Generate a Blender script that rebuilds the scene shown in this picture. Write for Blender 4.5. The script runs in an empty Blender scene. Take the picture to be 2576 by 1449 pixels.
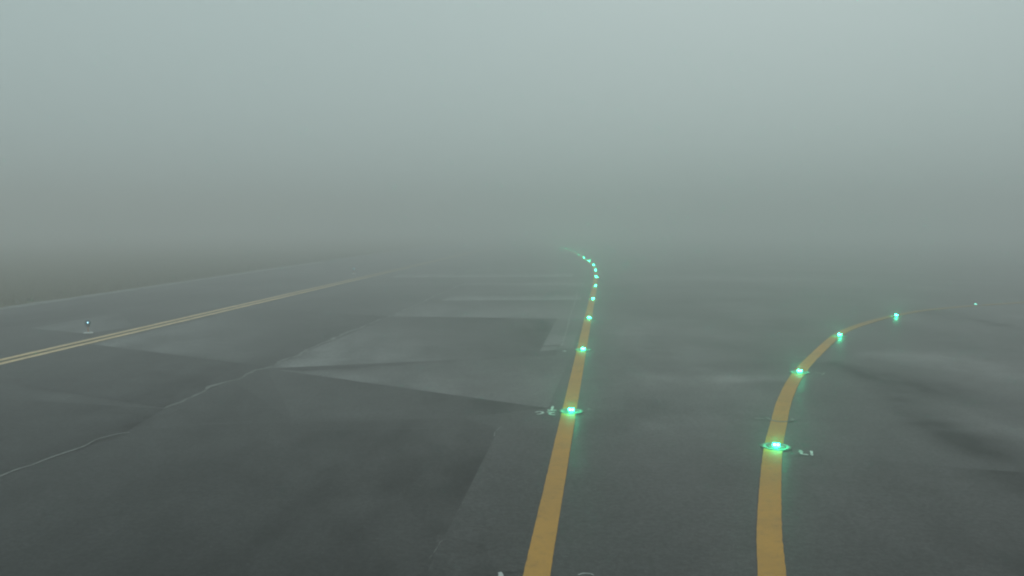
import bpy, bmesh, math, random
from mathutils import Vector, noise
random.seed(7)
SC = bpy.context.scene
COL = SC.collection

# ------------------------------------------------------------------ survey
# camera 3.65 m up (a cockpit), looking along +Y, pitched down 4.65 degrees
H, F, CX, CY = 3.65, 2022.0, 1288.0, 724.5
PITCH = math.atan((CY - 560.0) / F)
CP, SP = math.cos(PITCH), math.sin(PITCH)

def G(x, y):
    """ground point seen at photograph position (x, y), 2576 px wide"""
    u, v = x - CX, -(y - CY)
    t = H / (F * SP - v * CP)
    return Vector((u * t, (F * CP + v * SP) * t))

HEAD = math.radians(6.7)                       # taxiway heading
ALONG = Vector((math.sin(HEAD), math.cos(HEAD)))

# ------------------------------------------------------------------ helpers
def link(o, parent=None):
    COL.objects.link(o)
    if parent: o.parent = parent
    return o

def mesh_obj(name, verts, faces, mat, parent=None, smooth=False, tone=None):
    me = bpy.data.meshes.new(name)
    me.from_pydata([tuple(v) for v in verts], [], faces)
    me.update()
    if tone is not None:
        at = me.attributes.new('tone', 'FLOAT', 'POINT')
        for i, t in enumerate(tone): at.data[i].value = t
    if smooth:
        for p in me.polygons: p.use_smooth = True
    me.materials.append(mat)
    return link(bpy.data.objects.new(name, me), parent)

def tag(o, label, cat, group=None, kind=None):
    if label: o['label'] = label
    if cat: o['category'] = cat
    if group: o['group'] = group
    if kind: o['kind'] = kind
    return o

def struct(o, label=None):
    o['kind'] = 'structure'
    if label: o['label'] = label
    return o

def empty(name, loc, rz=0):
    o = bpy.data.objects.new(name, None)
    o.empty_display_size = 0.1
    o.location = loc; o.rotation_euler = (0, 0, rz)
    return link(o)

def lathe(profile, n=24, cap=True):
    """profile [(r, z)] bottom to top"""
    vs, fs = [], []
    for r, z in profile:
        for k in range(n):
            a = 2 * math.pi * k / n
            vs.append((r * math.cos(a), r * math.sin(a), z))
    for i in range(len(profile) - 1):
        for k in range(n):
            k2 = (k + 1) % n
            fs.append((i * n + k, i * n + k2, (i + 1) * n + k2, (i + 1) * n + k))
    if cap:
        fs.append(tuple(reversed(range(n))))
        b = (len(profile) - 1) * n
        fs.append(tuple(b + k for k in range(n)))
    return vs, fs

def annulus(r0, r1, z0, z1, n=40):
    vs, fs = [], []
    for k in range(n):
        a = 2 * math.pi * k / n
        w = 1 + 0.03 * noise.noise((math.cos(a) * 3, math.sin(a) * 3, 1.3))
        for r, z in ((r0, z0), (r0, z1), (r1 * w, z1), (r1 * w, z0)):
            vs.append((r * math.cos(a), r * math.sin(a), z))
    for k in range(n):
        a, b = 4 * k, 4 * ((k + 1) % n)
        for j in range(4):
            j2 = (j + 1) % 4
            fs.append((a + j, b + j, b + j2, a + j2))
    return vs, fs

def spline(pts, step=0.25):
    """Catmull-Rom through 2D points, resampled about every step metres"""
    pts = [Vector(p) for p in pts]
    ext = [2 * pts[0] - pts[1]] + pts + [2 * pts[-1] - pts[-2]]
    out = []
    for i in range(1, len(ext) - 2):
        p0, p1, p2, p3 = ext[i - 1:i + 3]
        n = max(2, int((p2 - p1).length / step))
        for k in range(n):
            t = k / n
            out.append(0.5 * ((2 * p1) + (p2 - p0) * t + (2 * p0 - 5 * p1 + 4 * p2 - p3) * t * t
                              + (3 * p1 - p0 - 3 * p2 + p3) * t ** 3))
    out.append(pts[-1])
    return out

def normals(c):
    ns = []
    for i in range(len(c)):
        d = (c[min(i + 1, len(c) - 1)] - c[max(i - 1, 0)]).normalized()
        ns.append(Vector((d.y, -d.x)))
    return ns

def ribbon(name, pts, width, z, mat, parent=None, rag=0.0, step=0.2, ragscale=4.0, thick=0.0, off=0.0, var=0.0):
    c = spline(pts, step)
    ns = normals(c)
    vs, fs = [], []
    for i, (p, n) in enumerate(zip(c, ns)):
        w = width / 2
        if var: w *= max(0.15, 1 + var * noise.noise((p.x * 1.7, p.y * 1.7, 5)))
        l = p + n * (off - w + rag * noise.noise((p.x * ragscale, p.y * ragscale, 0)))
        r = p + n * (off + w + rag * noise.noise((p.x * ragscale, p.y * ragscale, 9)))
        if thick:
            vs += [(l.x, l.y, z - thick), (l.x, l.y, z), (r.x, r.y, z), (r.x, r.y, z - thick)]
        else:
            vs += [(l.x, l.y, z), (r.x, r.y, z)]
    m = 4 if thick else 2
    for i in range(len(c) - 1):
        a, b = i * m, (i + 1) * m
        for j in range(m - 1):
            fs.append((a + j, a + j + 1, b + j + 1, b + j))
    return mesh_obj(name, vs, fs, mat, parent)

PATCH = [0]
def patch(corners, n=24, m=10, rag=(0, 0, 0, 0), name='asphalt_patch'):
    """quad sheet of pavement; corners [(x, y, tone)] a b c d as photograph positions.
    rag = raggedness in metres of edges ab, bc, cd, da"""
    q = [G(x, y) for x, y, _ in corners]
    tq = [t for _, _, t in corners]
    PATCH[0] += 1
    z = 0.0010 + 0.00035 * PATCH[0]
    vs, ts, fs = [], [], []
    for j in range(m + 1):
        v = j / m
        for i in range(n + 1):
            u = i / n
            wts = ((1 - u) * (1 - v), u * (1 - v), u * v, (1 - u) * v)
            p = sum((q[k] * wts[k] for k in range(4)), Vector((0, 0)))
            t = sum(tq[k] * wts[k] for k in range(4))
            for e, on in enumerate((j == 0, i == n, j == m, i == 0)):
                if on and rag[e]:
                    p = p + Vector((noise.noise((p.x * 1.3, p.y * 1.3, 2)) + .6 * noise.noise((p.x * 5, p.y * 5, 2)),
                                    noise.noise((p.x * 1.3, p.y * 1.3, 7)) + .6 * noise.noise((p.x * 5, p.y * 5, 7)))) * rag[e]
            vs.append((p.x, p.y, z)); ts.append(tone_of(t + field(p.x, p.y)))
    for j in range(m):
        for i in range(n):
            a = j * (n + 1) + i
            fs.append((a, a + 1, a + n + 2, a + n + 1))
    return struct(mesh_obj(name, vs, fs, M['asphalt'], tone=ts))

FIELD = []
def streak(pix, width, tone):
    """soft pavement band: full tone in the middle, fading to nothing at its sides and ends"""
    c = spline([G(*p) for p in pix], 1.0)
    L = len(c) - 1
    box = (min(p.x for p in c) - 2 * width, max(p.x for p in c) + 2 * width, min(p.y for p in c) - 2 * width, max(p.y for p in c) + 2 * width)
    FIELD.append((c, width, tone if tone < 0 else tone * .75, box))

def tone_of(t):
    return max(-.85, t * 1.7) if t < 0 else t * 4.2

def field(x, y):
    t = 0.0
    for c, w, tone, b in FIELD:
        if x < b[0] or x > b[1] or y < b[2] or y > b[3]: continue
        best, bi = 1e9, 0
        for i, p in enumerate(c):
            d = (p.x - x) ** 2 + (p.y - y) ** 2
            if d < best: best, bi = d, i
        ww = w * (1.1 + .5 * noise.noise((x * .35, y * .35, 3)))
        d = math.sqrt(best) / ww
        if d >= 1: continue
        e = bi / (len(c) - 1)
        f = (1 - d * d) ** 2 * min(1, e / .25 + .05, (1 - e) / .25 + .05)
        t += tone * f
    return t

# ------------------------------------------------------------------ materials
def new_mat(name):
    m = bpy.data.materials.new(name); m.use_nodes = True
    nt = m.node_tree
    return m, nt, nt.nodes['Principled BSDF']

def tex(nt, kind, **inp):
    n = nt.nodes.new(kind)
    for k, v in inp.items(): n.inputs[k].default_value = v
    return n

def math_node(nt, op, a, b=None, clamp=False):
    n = nt.nodes.new('ShaderNodeMath'); n.operation = op; n.use_clamp = clamp
    for i, v in enumerate((a, b)):
        if v is None: continue
        if isinstance(v, (int, float)): n.inputs[i].default_value = v
        else: nt.links.new(v, n.inputs[i])
    return n.outputs[0]

def world_pos(nt, scale=(1, 1, 1), rot=0):
    g = nt.nodes.new('ShaderNodeNewGeometry')
    mp = nt.nodes.new('ShaderNodeMapping')
    mp.inputs['Scale'].default_value = scale
    mp.inputs['Rotation'].default_value = (0, 0, rot)
    nt.links.new(g.outputs['Position'], mp.inputs['Vector'])
    return mp.outputs[0]

def ramp(nt, fac, lo, hi, a, b):
    n = nt.nodes.new('ShaderNodeMapRange'); n.interpolation_type = 'SMOOTHSTEP'
    n.inputs['From Min'].default_value = lo; n.inputs['From Max'].default_value = hi
    n.inputs['To Min'].default_value = a; n.inputs['To Max'].default_value = b
    nt.links.new(fac, n.inputs['Value'])
    return n.outputs['Result']

def asphalt_material(base):
    m, nt, b = new_mat('asphalt')
    L = nt.links.new
    at = nt.nodes.new('ShaderNodeAttribute'); at.attribute_name = 'tone'
    big = tex(nt, 'ShaderNodeTexNoise', Scale=0.22, Detail=4.0, Roughness=0.55)
    L(world_pos(nt, (1, .8, 1), HEAD), big.inputs['Vector'])
    lane = tex(nt, 'ShaderNodeTexNoise', Scale=0.5, Detail=3.0, Roughness=0.5)
    L(world_pos(nt, (1, .12, 1), HEAD), lane.inputs['Vector'])
    mid = tex(nt, 'ShaderNodeTexNoise', Scale=2.2, Detail=5.0, Roughness=0.6)
    L(world_pos(nt), mid.inputs['Vector'])
    grain = tex(nt, 'ShaderNodeTexNoise', Scale=38.0, Detail=3.0, Roughness=0.7)
    L(world_pos(nt), grain.inputs['Vector'])
    vor = tex(nt, 'ShaderNodeTexVoronoi', Scale=30.0)
    L(world_pos(nt), vor.inputs['Vector'])
    mott = tex(nt, 'ShaderNodeTexNoise', Scale=0.75, Detail=5.0, Roughness=0.6)
    L(world_pos(nt, (1, .4, 1), HEAD + .9), mott.inputs['Vector'])
    tone = math_node(nt, 'MULTIPLY', at.outputs['Fac'], ramp(nt, mott.outputs['Fac'], .32, .68, .45, 1.5))
    v = math_node(nt, 'MAXIMUM', math_node(nt, 'ADD', 1.0, tone), .12)
    v = math_node(nt, 'MULTIPLY', v, ramp(nt, big.outputs['Fac'], .3, .7, .86, 1.14))
    v = math_node(nt, 'MULTIPLY', v, ramp(nt, lane.outputs['Fac'], .3, .7, .90, 1.10))
    v = math_node(nt, 'MULTIPLY', v, ramp(nt, mid.outputs['Fac'], .25, .75, .84, 1.16))
    v = math_node(nt, 'MULTIPLY', v, ramp(nt, grain.outputs['Fac'], .32, .68, .66, 1.38))
    grit = tex(nt, 'ShaderNodeTexNoise', Scale=13.0, Detail=2.0, Roughness=0.6)
    L(world_pos(nt), grit.inputs['Vector'])
    v = math_node(nt, 'MULTIPLY', v, ramp(nt, grit.outputs['Fac'], .3, .7, .68, 1.32))
    # odd pale stones in the surface
    sep = nt.nodes.new('ShaderNodeSeparateColor'); L(vor.outputs['Color'], sep.inputs[0])
    stone = math_node(nt, 'MULTIPLY', math_node(nt, 'GREATER_THAN', sep.outputs[0], .985),
                      math_node(nt, 'LESS_THAN', vor.outputs['Distance'], .35))
    v = math_node(nt, 'ADD', v, math_node(nt, 'MULTIPLY', stone, .9))
    mix = nt.nodes.new('ShaderNodeMix'); mix.data_type = 'RGBA'; mix.blend_type = 'MULTIPLY'
    mix.inputs['Factor'].default_value = 1
    mix.inputs['A'].default_value = (*base, 1)
    L(v, mix.inputs['B'])
    L(mix.outputs['Result'], b.inputs['Base Color'])
    L(ramp(nt, big.outputs['Fac'], .3, .7, .48, .62), b.inputs['Roughness'])
    L(math_node(nt, 'MULTIPLY', v, .18), b.inputs['Specular IOR Level'])
    bump = nt.nodes.new('ShaderNodeBump'); bump.inputs['Strength'].default_value = .35
    bump.inputs['Distance'].default_value = .01
    L(grain.outputs['Fac'], bump.inputs['Height']); L(bump.outputs[0], b.inputs['Normal'])
    return m

def paint_material(name, col, worn, amount=.35, rough=.75, wear_haze=False):
    m, nt, b = new_mat(name)
    L = nt.links.new
    n1 = tex(nt, 'ShaderNodeTexNoise', Scale=9.0, Detail=6.0, Roughness=.7)
    L(world_pos(nt), n1.inputs['Vector'])
    n2 = tex(nt, 'ShaderNodeTexNoise', Scale=1.3, Detail=3.0)
    L(world_pos(nt), n2.inputs['Vector'])
    n3 = tex(nt, 'ShaderNodeTexNoise', Scale=45.0, Detail=2.0)
    L(world_pos(nt), n3.inputs['Vector'])
    mix = nt.nodes.new('ShaderNodeMix'); mix.data_type = 'RGBA'
    mix.inputs['A'].default_value = (*col, 1); mix.inputs['B'].default_value = (*worn, 1)
    f = math_node(nt, 'ADD', ramp(nt, n1.outputs['Fac'], .45, .8, 0, amount), ramp(nt, n3.outputs['Fac'], .66, .74, 0, amount * 1.4))
    f = math_node(nt, 'ADD', f, ramp(nt, n2.outputs['Fac'], .35, .7, 0, amount * .5), True)
    if wear_haze:
        wa = nt.nodes.new('ShaderNodeAttribute'); wa.attribute_name = 'wear_haze'
        f = math_node(nt, 'ADD', f, wa.outputs['Fac'], True)
    L(f, mix.inputs['Factor'])
    L(mix.outputs['Result'], b.inputs['Base Color'])
    b.inputs['Roughness'].default_value = rough
    b.inputs['Specular IOR Level'].default_value = .1
    return m

def plain(name, col, rough=.5, metal=0.0, spec=.5):
    m, nt, b = new_mat(name)
    n = tex(nt, 'ShaderNodeTexNoise', Scale=14.0, Detail=4.0)
    nt.links.new(world_pos(nt), n.inputs['Vector'])
    mix = nt.nodes.new('ShaderNodeMix'); mix.data_type = 'RGBA'
    mix.inputs['A'].default_value = (*[c * .8 for c in col], 1)
    mix.inputs['B'].default_value = (*[min(1, c * 1.15) for c in col], 1)
    nt.links.new(n.outputs['Fac'], mix.inputs['Factor'])
    nt.links.new(mix.outputs['Result'], b.inputs['Base Color'])
    b.inputs['Roughness'].default_value = rough; b.inputs['Metallic'].default_value = metal
    b.inputs['Specular IOR Level'].default_value = spec
    return m

def glow(name, col, strength):
    m, nt, b = new_mat(name)
    b.inputs['Base Color'].default_value = (.02, .05, .04, 1)
    b.inputs['Emission Color'].default_value = (*col, 1)
    b.inputs['Emission Strength'].default_value = strength
    m.cycles.emission_sampling = 'NONE'
    return m

M = {}
M['asphalt'] = asphalt_material((.019, .0215, .0205))
M['yellow'] = paint_material('yellow_paint', (.57, .30, .048), (.24, .15, .05), .42, wear_haze=True)
M['cream'] = paint_material('faded_yellow_paint', (.84, .64, .37), (.20, .17, .11), .45, wear_haze=True)
M['brown'] = paint_material('stained_asphalt', (.085, .066, .022), (.06, .05, .03), .6)
M['white'] = paint_material('white_paint', (.62, .66, .64), (.2, .22, .21), .55)
M['sealant'] = paint_material('pale_joint_sealant', (.25, .265, .25), (.07, .075, .07), .8)
M['ring'] = paint_material('pale_ring_paint', (.22, .25, .235), (.16, .18, .17), .5)
M['disc'] = plain('dark_core_fill', (.05, .056, .05), .6, 0, .3)
M['steel'] = plain('cast_steel', (.07, .08, .075), .4, .2)
M['lens'] = glow('green_lamp_lens', (.015, 1.0, .42), 150.0)
M['bluelens'] = glow('blue_lamp_glint', (.35, .8, 1.0), 6.0)
M['prism'] = glow('glowing_green_prism_glass', (.02, .85, .40), 1.1)  # block's own emission stands in for the green halo round the lenses
M['dimlens'] = glow('off_beam_lamp_lens', (.25, 1.0, .75), 4.0)
M['dimblue'] = glow('far_blue_lamp_glint', (.5, .9, 1.0), 5.0)
M['globe'] = plain('blue_globe_glass', (.012, .075, .10), .45, 0, .15)
M['stem'] = plain('orange_stake_paint', (.55, .26, .10), .5)
M['collar'] = plain('grey_collar', (.10, .10, .10), .5)
M['plate'] = plain('white_base_plate', (.62, .64, .62), .5)
M['grassground'] = plain('grass_ground', (.072, .062, .008), .95, 0, .03)
M['blade'] = plain('grass_blade', (.08, .07, .010), .9, 0, .03)

# ------------------------------------------------------------------ setting
GX0, GX1, GY0, GY1 = -300, 300, -80, 340
# pavement edge on the left follows the grass line; the grass lies beyond it
edge_a, edge_b = G(0, 773), G(720, 670)
ed = (edge_b - edge_a).normalized()
edge = [edge_a + ed * s for s in range(-115, 300, 5)]
gv, gf = [], []
for i, p in enumerate(edge):
    r = ed.orthogonal()
    w = .10 * noise.noise((p.x * .9, p.y * .9, 4))
    gv += [(p.x + w, p.y, .05), (GX0 + 1, p.y + (GX0 + 1 - p.x) * -.02, .05), (p.x + .12 + w, p.y, -.02)]
for i in range(len(edge) - 1):
    a, b = i * 3, i * 3 + 3
    gf += [(a, b, b + 1, a + 1), (a + 2, b + 2, b, a)]
struct(mesh_obj('grass_verge', gv, gf, M['grassground']))
# grass blades along the visible part of the verge: one uncountable mass
bv, bf = [], []
for k in range(26000):
    s = random.uniform(-8, 60)
    p = edge_a + ed * s
    d = random.random() ** 1.6 * 14 + .05
    x, y = p.x - d, p.y + d * .12
    hgt = random.uniform(.06, .2); a = random.uniform(0, 6.28); w = .012
    lx, ly = random.gauss(0, .05), random.gauss(0, .05)
    i = len(bv)
    bv += [(x - w * math.cos(a), y - w * math.sin(a), .04), (x + w * math.cos(a), y + w * math.sin(a), .04), (x + lx, y + ly, .05 + hgt)]
    bf.append((i, i + 1, i + 2))
g = mesh_obj('grass', bv, bf, M['blade'])
tag(g, 'rough olive grass growing beyond the left pavement edge', None, None, 'stuff')

# pavement tones: old overlays, damp and dry areas, paver seams
streak([(1760, 1200), (1700, 960), (1650, 790)], 3.0, .22)
streak([(2330, 880), (2450, 900), (2640, 935)], 2.6, .22)
streak([(1720, 962), (1860, 952), (2040, 950)], .6, .55)
streak([(2040, 905), (2077, 915), (2221, 945), (2365, 987), (2480, 1030)], 1.0, -0.55)
streak([(2221, 960), (2299, 1035), (2413, 1095), (2497, 1137), (2640, 1210)], .8, -0.55)
streak([(2290, 765), (2330, 780), (2413, 800), (2640, 838)], 1.0, -0.5)
streak([(2340, 850), (2460, 880), (2640, 925)], 1.2, -0.19)
streak([(2180, 800), (2280, 830), (2420, 850)], 1.3, -0.17)
streak([(1926, 800), (1970, 815), (2030, 845)], 1.3, -0.25)
streak([(1640, 836), (1665, 890), (1690, 960)], .7, -0.22)
streak([(1560, 766), (1780, 757), (2050, 745)], 1.7, -0.22)
streak([(1540, 702), (1800, 700), (2250, 712)], 3.0, 0.38)
streak([(1560, 686), (1800, 684), (2250, 690)], 3.0, -0.25)
streak([(1560, 727), (1800, 724), (2300, 732)], 2.0, -0.19)
streak([(1820, 775), (1880, 800), (1940, 825)], .9, 0.34)
streak([(1560, 850), (1620, 815), (1760, 800)], 1.3, 0.26)
streak([(2220, 985), (2360, 1050), (2500, 1110)], .6, 0.15)
streak([(2150, 880), (2330, 905), (2640, 970)], 1.5, 0.35)
streak([(2300, 1000), (2450, 1050), (2640, 1120)], 1.3, 0.2)
streak([(2400, 770), (2500, 788), (2640, 805)], 1.3, 0.30)
streak([(1500, 1010), (1590, 965), (1700, 935)], .8, 0.26)
streak([(1480, 1100), (1560, 1045), (1690, 1000)], .7, -0.17)
streak([(1740, 925), (1860, 920), (1990, 915)], .9, -0.22)
streak([(1600, 1100), (1700, 1060), (1850, 1050)], .8, 0.19)
streak([(760, 936), (1000, 916), (1240, 902), (1390, 880)], .35, -.34)
streak([(30, 1010), (280, 985), (480, 930), (660, 880)], .9, .16)
streak([(0, 1060), (240, 1050), (420, 1010)], .6, .14)
streak([(250, 845), (560, 790), (900, 720)], .5, .22)
streak([(420, 1035), (360, 1066), (300, 1080)], .22, -.3)
patch([(-1400, 1640, -.18), (1000, 1640, -.34), (1254, 1077, -.34), (330, 1087, -.12)], 60, 40, (0, .02, .03, .05))
patch([(330, 1086, -.12), (1254, 1076, -.24), (1160, 1051, -.18), (420, 1071, -.12)], 30, 6)
patch([(735, 1053, .12), (1160, 1050, -.05), (1378, 1027, -.38), (672, 928, .05)], 40, 14, (0, 0, .02, 0))
patch([(420, 1070, -.1), (728, 1053, -.16), (594, 962, -.15), (470, 1004, -.05)], 20, 12)
patch([(690, 930, .6), (1378, 1027, .24), (1440, 886, .02), (760, 934, .12)], 40, 10, (.02, 0, 0, 0))
patch([(672, 927, 1.0), (1400, 894, -.3), (1402, 801, -.50), (986, 797, -.18)], 50, 40, (0, 0, .02, .1))
patch([(1358, 884, .42), (1441, 876, .40), (1466, 803, .12), (1402, 801, .16)], 12, 12)
patch([(1362, 873, -.1), (1412, 871, -.1), (1412, 867, 0), (1362, 869, 0)], 8, 3)
patch([(986, 796, .55), (1470, 803, .3), (1480, 757, -.05), (1085, 757, -.1)], 40, 16, (.02, 0, 0, .05))
patch([(1110, 756, .9), (1462, 754, .8), (1462, 743, .1), (1140, 743, 0)], 30, 4)
patch([(985, 698, 1.1), (1440, 696, 1.0), (1440, 688, .1), (1010, 688, 0)], 30, 4)
patch([(1150, 722, -.1), (1470, 722, -.05), (1470, 712, .7), (1180, 712, .5)], 30, 4)
patch([(229, 866, .8), (668, 921, -.1), (984, 797, -.36), (640, 775, -.02)], 40, 24, (.02, 0, 0, 0))
patch([(-220, 930, .05), (227, 867, -.05), (668, 922, -.36), (415, 1027, -.34)], 40, 24)
patch([(-300, 1112, -.02), (318, 1087, -.34), (413, 1029, -.36), (-300, 985, .08)], 30, 16)
patch([(-300, 1306, -.30), (320, 1088, -.3), (318, 1084, -.28), (-300, 1113, -.12)], 30, 16, (.04, 0, 0, 0))
patch([(76, 826, .55), (214, 840, .65), (336, 822, .15), (300, 787, .12)], 16, 8)
patch([(0, 826, -.22), (600, 730, -.12), (620, 720, 0), (0, 806, 0)], 30, 6)
patch([(-100, 822, .02), (240, 760, .22), (760, 676, .05), (-100, 800, .08)], 30, 6)
patch([(1075, 1440, .0), (1335, 1440, -.05), (1395, 1080, -.10), (1256, 1077, .03)], 20, 24)
patch([(1060, 1640, -.2), (1340, 1640, -.15), (1215, 1372, -.24), (1100, 1345, -.06)], 20, 14, (0, 0, .02, 0))
patch([(2050, 1640, -.04), (3400, 1640, -.6), (2950, 1222, -.62), (2150, 1155, -.04)], 40, 24, (0, 0, .02, 0))

# the pavement itself: one sheet, finely divided where the camera looks
xs = [GX0, -150, -80, -50] + [-40 + .4 * i for i in range(200)] + [40, 50, 80, 150, GX1]
ys = [GY0, -30, 0] + [4 + .4 * i for i in range(240)] + [100, 110, 130, 160, 220, GY1]
vs = [(x, y, 0) for y in ys for x in xs]
ts = [tone_of(field(x, y)) for y in ys for x in xs]
nx = len(xs)
fs = [(j * nx + i, j * nx + i + 1, (j + 1) * nx + i + 1, (j + 1) * nx + i) for j in range(len(ys) - 1) for i in range(nx - 1)]
struct(mesh_obj('taxiway_pavement', vs, fs, M['asphalt'], tone=ts))

# pale strip where the pavement meets the grass
struct(ribbon('pavement_edge_strip', [edge_a + ed * s for s in range(-40, 44, 4)], .75, .009, M['sealant'], None, .12, .4, .8, 0, .5))

# cracks and joints
def crack(pix, w, seed=0, amp=.05):
    base = spline([G(*p) for p in pix], .12)
    ns = normals(base)
    pts = [p + n * amp * (noise.noise((p.x * 1.1, p.y * 1.1, seed)) + .6 * noise.noise((p.x * 4, p.y * 4, seed))) for p, n in zip(base, ns)]
    return struct(ribbon('pavement_crack', pts, w, .012, M['sealant'], None, .02, .06, 14, 0, 0, 1.5))
crack([(-140, 1262), (0, 1202), (90, 1166), (150, 1143), (210, 1124), (250, 1104), (290, 1094), (325, 1088)], .04, 1, .06)
crack([(415, 1029), (450, 1016), (500, 990), (550, 968), (600, 953), (640, 936), (672, 926)], .07, 2, .12)
crack([(418, 1024), (436, 1020), (447, 1018)], .04, 6)
crack([(672, 926), (730, 902), (785, 878), (880, 834), (985, 795), (1080, 752), (1172, 712)], .085, 3, .14)
crack([(1112, 1362), (1096, 1386), (1080, 1408)], .006, 4, .01)
crack([(1262, 1075), (1248, 1086), (1243, 1100)], .008, 5, .02)
crack([(1432, 806), (1420, 850), (1412, 872)], .05, 8, .01)
crack([(1430, 806), (1446, 762), (1452, 735)], .05, 8, .01)

# ------------------------------------------------------------------ yellow lines
LIGHTS = [Vector(p) for p in ((1.15, 15.30), (2.04, 22.81), (2.94, 30.41), (3.86, 38.1), (4.78, 45.9), (5.62, 53.5), (6.36, 61.0),
          (6.92, 68.3), (7.24, 75.6), (7.43, 83.0), (7.55, 90.4), (7.66, 97.9), (7.64, 105.0), (7.53, 112.0), (7.32, 119.0),
          (6.97, 125.6), (6.46, 132.4), (5.84, 139.2))]
main = [Vector((1.15, 15.30)) - ALONG * s for s in (20, 15, 10, 5)] + LIGHTS + [Vector((5.0, 147)), Vector((4.0, 155))]
o = ribbon('yellow_centreline', main, .275, .016, M['yellow'], None, .008, .08, 11, .016, -.045)
tag(o, 'long straight yellow centreline that bends left far ahead in the fog', 'painted line', 'yellow taxiway lines')
z8 = lambda x, y: G((x / 1.5707 + 2200) / 1.4907, (y / 1.5707 + 1300) / 1.4907)
z5 = lambda x, y: G((x / 2.894 + 2950) / 1.4907, (y / 2.894 + 1050) / 1.4907)
right = [z8(1092, 1351), z8(1076, 1100), z8(1079, 900), z8(1089, 700), z8(1104, 570), z8(1132, 450), z8(1162, 330), z8(1210, 220),
         z8(1260, 145), z8(1328, 70), z5(540, 610), z5(740, 512), z5(1000, 430), z5(1250, 372), z5(1500, 331), z5(1800, 300), z5(2080, 278)]
d0 = (right[0] - right[1]).normalized()
right = [right[0] + d0 * s for s in (9, 6, 3)] + right
d1 = (right[-1] - right[-3]).normalized()
a1 = math.atan2(d1.y, d1.x)
p = right[-1]
for k in range(5):
    a1 -= math.radians(5); p = p + Vector((math.cos(a1), math.sin(a1))) * 4; right.append(p)
o = ribbon('yellow_centreline', right, .285, .015, M['yellow'], None, .008, .08, 11, .015)
me = o.data; wa = me.attributes.new('wear_haze', 'FLOAT', 'POINT')
for i, vv in enumerate(me.vertices): wa.data[i].value = .8 * max(0, min(1, (vv.co.x - 9) / 6))
tag(o, 'yellow centreline on the right that curves away to the right', 'painted line', 'yellow taxiway lines')
# double edge marking on the left
e0, e1 = Vector((-13.40, 21.0)), Vector((-8.62, 65.2))
ee = (e1 - e0).normalized()
epts = [e0 + ee * s for s in range(-24, 110, 4)]
dbl = empty('double_edge_line', (0, 0, 0))
tag(dbl, 'pale yellow double line marking the left taxiway edge', 'painted line')
ribbon('stripe', epts, .205, .014, M['cream'], dbl, .015, .3, 3, .014, -.21)
ribbon('stripe', epts, .205, .014, M['cream'], dbl, .015, .3, 3, .014, .21)
for ch in dbl.children:
    wa = ch.data.attributes.new('wear_haze', 'FLOAT', 'POINT')
    for i, vv in enumerate(ch.data.vertices): wa.data[i].value = .65 * max(0, min(1, (vv.co.y - 36) / 28))  # stripes dull with distance: fog fade put into the paint colour
ribbon('stained_gap', epts, .23, .010, M['brown'], dbl, .01, .3, 3, 0)

# ------------------------------------------------------------------ inset green lights
def inset_light():
    root = empty('inset_light', (0, 0, 0))
    v, f = lathe([(.002, .018), (.150, .018), (.150, .026), (.135, .032), (.085, .040), (.04, .043), (.002, .044)], 32)
    mesh_obj('housing', v, f, M['steel'], root, True)
    # prism block that carries the two lenses, facing back along the taxiway (-Y)
    bm = bmesh.new()
    bmesh.ops.create_cube(bm, size=1)
    for vv in bm.verts:
        top = vv.co.z > 0
        vv.co.x *= .110; vv.co.y *= .07 if top else .12; vv.co.z = .080 if top else .036
    bmesh.ops.bevel(bm, geom=bm.edges[:], offset=.005, segments=2, affect='EDGES')
    me = bpy.data.meshes.new('prism_block'); bm.to_mesh(me); bm.free(); me.materials.append(M['prism'])
    link(bpy.data.objects.new('prism_block', me), root)
    for s in (-1, 1):
        x = .028 * s
        vs = [(x - .021, -.0610, .043), (x + .021, -.0610, .043), (x + .021, -.0440, .076), (x - .021, -.0440, .076),
              (x - .021, -.053, .043), (x + .021, -.053, .043), (x + .021, -.036, .075), (x - .021, -.036, .075)]
        fs = [(0, 1, 2, 3), (7, 6, 5, 4), (0, 4, 5, 1), (1, 5, 6, 2), (2, 6, 7, 3), (3, 7, 4, 0)]
        mesh_obj('lens', vs, fs, M['lens'], root)
    v, f = annulus(.165, .208, .0185, .024)
    mesh_obj('painted_ring', v, f, M['ring'], root)
    v, f = lathe([(.245, .008), (.245, .0175), (.002, .018)], 32)
    mesh_obj('core_disc', v, f, M['disc'], root)
    ld = bpy.data.lights.new('green_lamp', 'POINT')
    ld.energy = 14.0; ld.color = (.02, 1.0, .42); ld.shadow_soft_size = .02
    lo = bpy.data.objects.new('green_lamp', ld); lo.location = (0, -.055, .125)
    link(lo, root)
    sl = bpy.data.lights.new('halo_lamp', 'SPOT')  # second lamp added per fixture, aimed up to light the fog halo
    sl.energy = LAMP * .62; sl.color = (.02, 1.0, .42); sl.shadow_soft_size = .012
    sl.spot_size = math.radians(146); sl.spot_blend = .35
    so = bpy.data.objects.new('halo_lamp', sl); so.location = (0, -.075, .10)
    so.rotation_euler = Vector((0, .36, -.93)).to_track_quat('Z', 'Y').to_euler()
    link(so, root)
    return root

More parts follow.
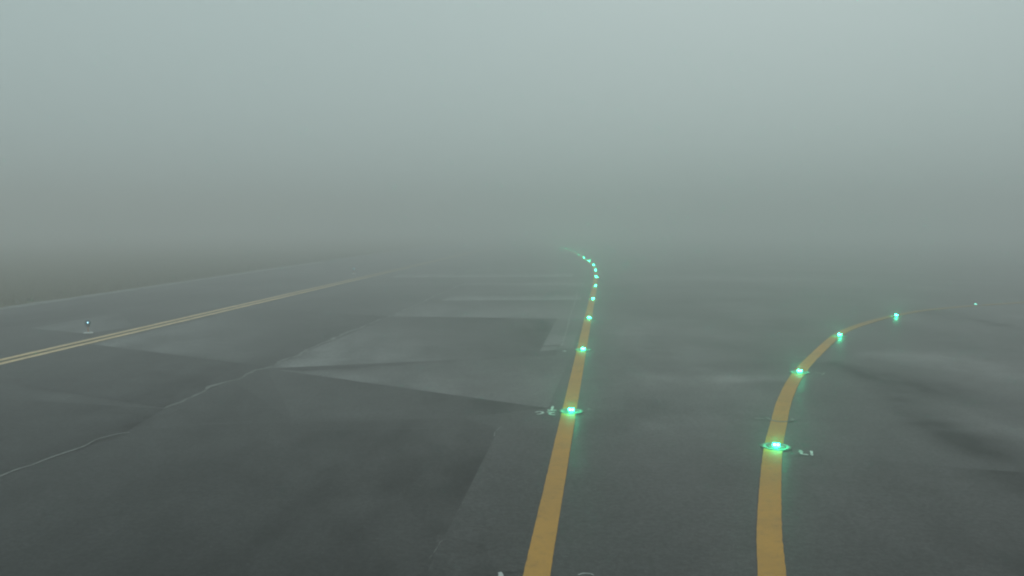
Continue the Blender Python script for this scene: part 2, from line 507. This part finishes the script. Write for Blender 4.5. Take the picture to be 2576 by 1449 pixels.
LAMP = 62.0
GRP = 'green lights along the taxiway lines'
ords = ['nearest green light on the straight line, beside the white painted 26', 'second green light up the straight yellow line, beside a pale slab corner',
        'third green light up the straight yellow line, level with the dark slab top', 'fourth green light up the straight yellow line',
        'fifth green light up the straight line, where the yellow paint fades', 'sixth green light up the long line, at its rightmost point',
        'seventh green light up the long line, just past its rightmost point', 'eighth green light up the long line, where it starts bending left',
        'ninth green light up the long line, first of the small white-green dots', 'tenth green light up the long line, a bright small dot in fog',
        'eleventh green light up the long line, a small dot in fog', 'twelfth green light up the long line, a small dot in fog',
        'sixth green dot from the far end of the long line', 'fifth green dot from the far end of the long line',
        'fourth green dot from the far end of the long line', 'third green dot from the far end of the long line',
        'second faintest green dot near the far end of the long line', 'farthest and faintest green dot at the end of the long line']
RL = [((4.30, 12.84), 14, 'nearest green light on the right curve, beside the white painted 17'),
      ((7.02, 19.37), 25, 'second green light on the right curve, above the pale streak'),
      ((10.57, 25.69), 35, 'third green light on the right curve, at its middle bend'),
      ((15.00, 31.15), 45, 'fourth green light on the right curve, where the paint thins out'),
      ((20.55, 35.40), 55, 'farthest green light on the right curve, a tiny white dot')]
def copy_thing(src):
    c = src.copy(); link(c)
    for ch in src.children:
        k = ch.copy(); link(k); k.parent = c
    return c
proto = inset_light()
jobs = []
for i, p in enumerate(LIGHTS):
    q = LIGHTS[min(i + 1, len(LIGHTS) - 1)] - LIGHTS[max(i - 1, 0)]
    jobs.append((p, math.degrees(math.atan2(q.x, q.y)), ords[i]))
jobs += [(Vector(p), a, l) for p, a, l in RL]
for i, (p, a, l) in enumerate(jobs):
    r = proto if i == 0 else copy_thing(proto)
    r.location = (p.x, p.y, 0)
    r.rotation_euler = (0, 0, -math.radians(a))
    if l.startswith('farthest green light on the right'):       # seen off its beam: dimness put into the lens colour, lamps removed
        for ch in list(r.children):
            if ch.type == 'LIGHT': bpy.data.objects.remove(ch); continue
            if ch.name.startswith('prism'):
                ch.material_slots[0].link = 'OBJECT'; ch.material_slots[0].material = M['steel']
            elif ch.name.startswith('lens'):
                ch.material_slots[0].link = 'OBJECT'; ch.material_slots[0].material = M['dimlens']
    tag(r, l, 'taxiway light', GRP)

# ------------------------------------------------------------------ painted marks beside the lights
def strokes(name, lines, org, sc, w, z=.0185, mat='white'):
    """lines: lists of zoom positions, org/sc map them to photograph positions"""
    vs, fs = [], []
    for ln in lines:
        pts = [G((x / sc + org[0]) / 1.4907, (y / sc + org[1]) / 1.4907) for x, y in ln]
        c = spline(pts, .02); ns = normals(c)
        b = len(vs)
        for p, n in zip(c, ns):
            ww = w / 2 * (1 + .35 * noise.noise((p.x * 14, p.y * 14, 1)))
            vs += [(p.x - n.x * ww, p.y - n.y * ww, z), (p.x + n.x * ww, p.y + n.y * ww, z)]
        for i in range(len(c) - 1):
            a = b + 2 * i
            fs.append((a, a + 1, a + 3, a + 2))
    return mesh_obj(name, vs, fs, M[mat])
Z1, S1 = (1980, 1490), 8.587
tag(strokes('painted_digit', [[(860, 510), (800, 512), (730, 530), (690, 556), (730, 580), (800, 588), (875, 588)], [(600, 500), (680, 503), (740, 507)]], Z1, S1, .05),
    'white upside-down digit 2 painted left of the nearest straight-line light', 'painted digit', 'painted numbers by the lights')
tag(strokes('painted_digit', [[(262, 512), (300, 490), (370, 486), (440, 497), (482, 520), (440, 548), (370, 568), (280, 572)]], Z1, S1, .05),
    'white curved upside-down digit 6 painted leftmost beside the dark slab', 'painted digit', 'painted numbers by the lights')
tag(strokes('painted_arrow', [[(800, 310), (785, 360), (760, 440)], [(640, 430), (690, 452), (760, 450), (830, 443), (910, 438)]], Z1, S1, .05),
    'white upside-down T shaped mark just above the painted digit 2', 'painted mark')
tag(strokes('painted_letter', [[(1930, 380), (1975, 408), (2090, 412)], [(1930, 440), (1975, 412)]], Z1, S1, .03, mat='sealant'),
    'faint pale Y shaped mark right of the nearest straight-line light', 'painted mark')
Z2, S2 = (2960, 1660), 18.114
tag(strokes('painted_digit', [[(745, 575), (790, 690), (815, 810), (900, 850), (1100, 870), (1290, 892)], [(610, 690), (790, 700), (960, 718)]], Z2, S2, .042),
    'white upside-down crossed digit 7 painted right of the curving line', 'painted digit', 'painted numbers by the lights')
tag(strokes('painted_digit', [[(1495, 630), (1510, 780), (1530, 930)], [(1520, 935), (1620, 955)]], Z2, S2, .045),
    'white upside-down digit 1 painted right of the crossed 7', 'painted digit', 'painted numbers by the lights')
Z3, S3 = (2920, 1320), 10.35
tag(strokes('pale_mark', [[(1430, 818), (1530, 845), (1660, 838)], [(1690, 905), (1740, 860), (1790, 825)], [(1680, 860), (1760, 880)]], Z3, S3, .05, mat='sealant'),
    'faint white numbers beside the second light of the right curve', 'painted mark')
tag(strokes('painted_scratch', [[(650, 225), (800, 228), (960, 226), (1070, 205)], [(1470, 290), (1520, 265), (1600, 275)]], Z3, S3, .06, mat='sealant'),
    'pale saw cut crossing the right yellow line above its second light', 'saw cut')
Z4, S4 = (2700, 1250), 2.635
tag(strokes('core_outline', [[(345, 846), (400, 850), (440, 852)], [(465, 842), (500, 862), (560, 878), (620, 882), (680, 876), (722, 862), (700, 850)]], Z4, S4, .05, mat='sealant'),
    'pale curved core outline across the right line above its nearest light', 'core outline')
Z6, S6 = (1820, 2090), 5.152
tag(strokes('painted_digit', [[(270, 320), (295, 345), (300, 420)]], Z6, S6, .05),
    'white paint dab at the bottom edge left of the straight line', 'painted mark')
tag(strokes('painted_digit', [[(1790, 370), (1860, 345), (1940, 338), (2040, 350), (2090, 375)]], Z6, S6, .014),
    'thin white arc at the bottom edge right of the straight line', 'painted mark')
Z7, S7 = (2100, 1280), 11.709
tag(strokes('pale_mark', [[(165, 440), (245, 470)]], Z7, S7, .09),
    'small white dab left of the second straight-line light', 'painted mark')
Z8, S8 = (3080, 1220), 16.1
tag(strokes('pale_mark', [[(840, 470), (940, 465)]], Z8, S8, .08, mat='sealant'),
    'small pale dab beyond the third light of the right curve', 'painted mark')  # ghost reflection of the lamp, drawn as a pale dab
Z9, S9 = (3300, 1150), 14.31
tag(strokes('pale_mark', [[(600, 328), (680, 328)]], Z9, S9, .12),
    'small white dab beyond the fourth light of the right curve', 'painted mark')  # stray image of the lamp laid on the ground as white colour

# ------------------------------------------------------------------ blue edge lights
def edge_light():
    root = empty('edge_light', (0, 0, 0))
    v, f = lathe([(.15, .0), (.15, .02), (.12, .035), (.05, .045), (.002, .05)], 28)
    mesh_obj('base_plate', v, f, M['plate'], root, False)
    v, f = lathe([(.022, .045), (.022, .20), (.03, .24)], 16)
    mesh_obj('stem', v, f, M['stem'], root, True)
    v, f = lathe([(.045, .215), (.082, .26), (.09, .30), (.09, .305)], 24)
    mesh_obj('collar', v, f, M['collar'], root, True)
    v, f = lathe([(.098, .306), (.098, .318), (.09, .32)], 24)
    mesh_obj('globe_rim', v, f, M['rim'], root, True)
    v, f = lathe([(.092, .32), (.088, .38), (.07, .425), (.04, .445), (.002, .45)], 24)
    mesh_obj('globe', v, f, M['globe'], root, True)
    v, f = lathe([(.002, -.02), (.014, -.014), (.02, 0), (.014, .014), (.002, .02)], 16)
    b = mesh_obj('glint_bead', v, f, M['bluelens'], root, True)
    b.location = (-.005, -.096, .366)  # glowing bead outside the globe, standing in for its bright glint
    return root
M['rim'] = plain('pale_blue_rim', (.22, .36, .38), .4)
e = edge_light()
p = G(222, 839)
e.location = (p.x, p.y, .009); e.rotation_euler.z = math.radians(28)
tag(e, 'blue domed edge light on an orange stake beside the double line', 'edge light', 'blue edge lights left of the taxiway')
e2 = copy_thing(e)
p = G(890, 689)
e2.location = (p.x, p.y, .009); e2.rotation_euler.z = math.radians(11)
for ch in e2.children:
    if ch.name.startswith('glint_bead'):
        ch.material_slots[0].link = 'OBJECT'; ch.material_slots[0].material = M['dimblue']
tag(e2, 'distant edge light seen as a tiny white dot above the double line', 'edge light', 'blue edge lights left of the taxiway')

# ------------------------------------------------------------------ fog
def box(name, x0, x1, y0, y1, z0, z1, mat):
    vs = [(x, y, z) for z in (z0, z1) for y in (y0, y1) for x in (x0, x1)]
    fs = [(0, 2, 3, 1), (4, 5, 7, 6), (0, 1, 5, 4), (1, 3, 7, 5), (3, 2, 6, 7), (2, 0, 4, 6)]
    return mesh_obj(name, vs, fs, mat)
m = bpy.data.materials.new('fog'); m.use_nodes = True
nt = m.node_tree
nt.nodes.remove(nt.nodes['Principled BSDF'])
pv = nt.nodes.new('ShaderNodeVolumePrincipled')
pv.inputs['Density Attribute'].default_value = ''
pv.inputs['Temperature Attribute'].default_value = ''
pv.inputs['Color Attribute'].default_value = ''
pv.inputs['Color'].default_value = (.885, .88, .875, 1)
pv.inputs['Density'].default_value = .0193
pv.inputs['Anisotropy'].default_value = .1
nt.links.new(pv.outputs[0], nt.nodes['Material Output'].inputs['Volume'])
m.cycles.homogeneous_volume = True
hz = box('haze', GX0 - 20, GX1 + 20, GY0 - 20, GY1 + 20, -1.0, 9.0, m)
tag(hz, 'grey green fog lying over the whole taxiway', None, None, 'stuff')

# ------------------------------------------------------------------ sky, sun
w = bpy.data.worlds.new('World'); SC.world = w; w.use_nodes = True
nt = w.node_tree; L = nt.links.new
bg = nt.nodes['Background']
SUN_EL, SUN_ROT = math.radians(42), math.radians(20)
sky = nt.nodes.new('ShaderNodeTexSky'); sky.sky_type = 'NISHITA'; sky.sun_disc = False
sky.sun_elevation = SUN_EL; sky.sun_rotation = SUN_ROT
sky.air_density = 1.0; sky.dust_density = 6.0
# overcast veil: brighter towards the zenith, as a closed cloud deck is
tc = nt.nodes.new('ShaderNodeTexCoord'); sp = nt.nodes.new('ShaderNodeSeparateXYZ')
L(tc.outputs['Generated'], sp.inputs[0])
mr = nt.nodes.new('ShaderNodeMapRange')
mr.inputs['From Min'].default_value = 0; mr.inputs['From Max'].default_value = .3
mr.inputs['To Min'].default_value = 4.7; mr.inputs['To Max'].default_value = 5.7
L(sp.outputs['Z'], mr.inputs['Value'])
veil = nt.nodes.new('ShaderNodeMix'); veil.data_type = 'RGBA'; veil.blend_type = 'MULTIPLY'
veil.inputs['Factor'].default_value = 1; veil.inputs['A'].default_value = (.79, 1.0, .985, 1)
L(mr.outputs[0], veil.inputs['B'])
hs = nt.nodes.new('ShaderNodeHueSaturation'); hs.inputs['Saturation'].default_value = .25
hs.inputs['Value'].default_value = 1.0
L(sky.outputs[0], hs.inputs['Color'])
mx = nt.nodes.new('ShaderNodeMix'); mx.data_type = 'RGBA'; mx.inputs['Factor'].default_value = .93
L(hs.outputs[0], mx.inputs['A']); L(veil.outputs['Result'], mx.inputs['B'])
L(mx.outputs['Result'], bg.inputs['Color'])
bg.inputs['Strength'].default_value = .1

sd = bpy.data.lights.new('sun', 'SUN'); sd.energy = .5; sd.angle = math.radians(60); sd.color = (1, .98, .95)
so = bpy.data.objects.new('sun', sd); link(so)
dirv = Vector((math.sin(SUN_ROT) * math.cos(SUN_EL), math.cos(SUN_ROT) * math.cos(SUN_EL), math.sin(SUN_EL)))
so.rotation_euler = dirv.to_track_quat('Z', 'Y').to_euler()

# ------------------------------------------------------------------ camera
cd = bpy.data.cameras.new('camera')
cd.sensor_width = 36; cd.lens = F / 2576 * 36; cd.clip_end = 2000; cd.clip_start = .05
co = bpy.data.objects.new('camera', cd); link(co)
co.location = (0, 0, H); co.rotation_euler = (math.pi / 2 - PITCH, 0, 0)
SC.camera = co
SC.view_settings.view_transform = 'Standard'; SC.view_settings.look = 'None'
SC.view_settings.exposure = 0; SC.view_settings.gamma = 1
SC.cycles.use_denoising = True
try: SC.cycles.denoiser = 'OPENIMAGEDENOISE'
except Exception: pass
SC.cycles.use_adaptive_sampling = False
SC.cycles.filter_width = 2.0
SC.cycles.volume_bounces = 5
SC.cycles.max_bounces = 8
SC.cycles.sample_clamp_indirect = 4
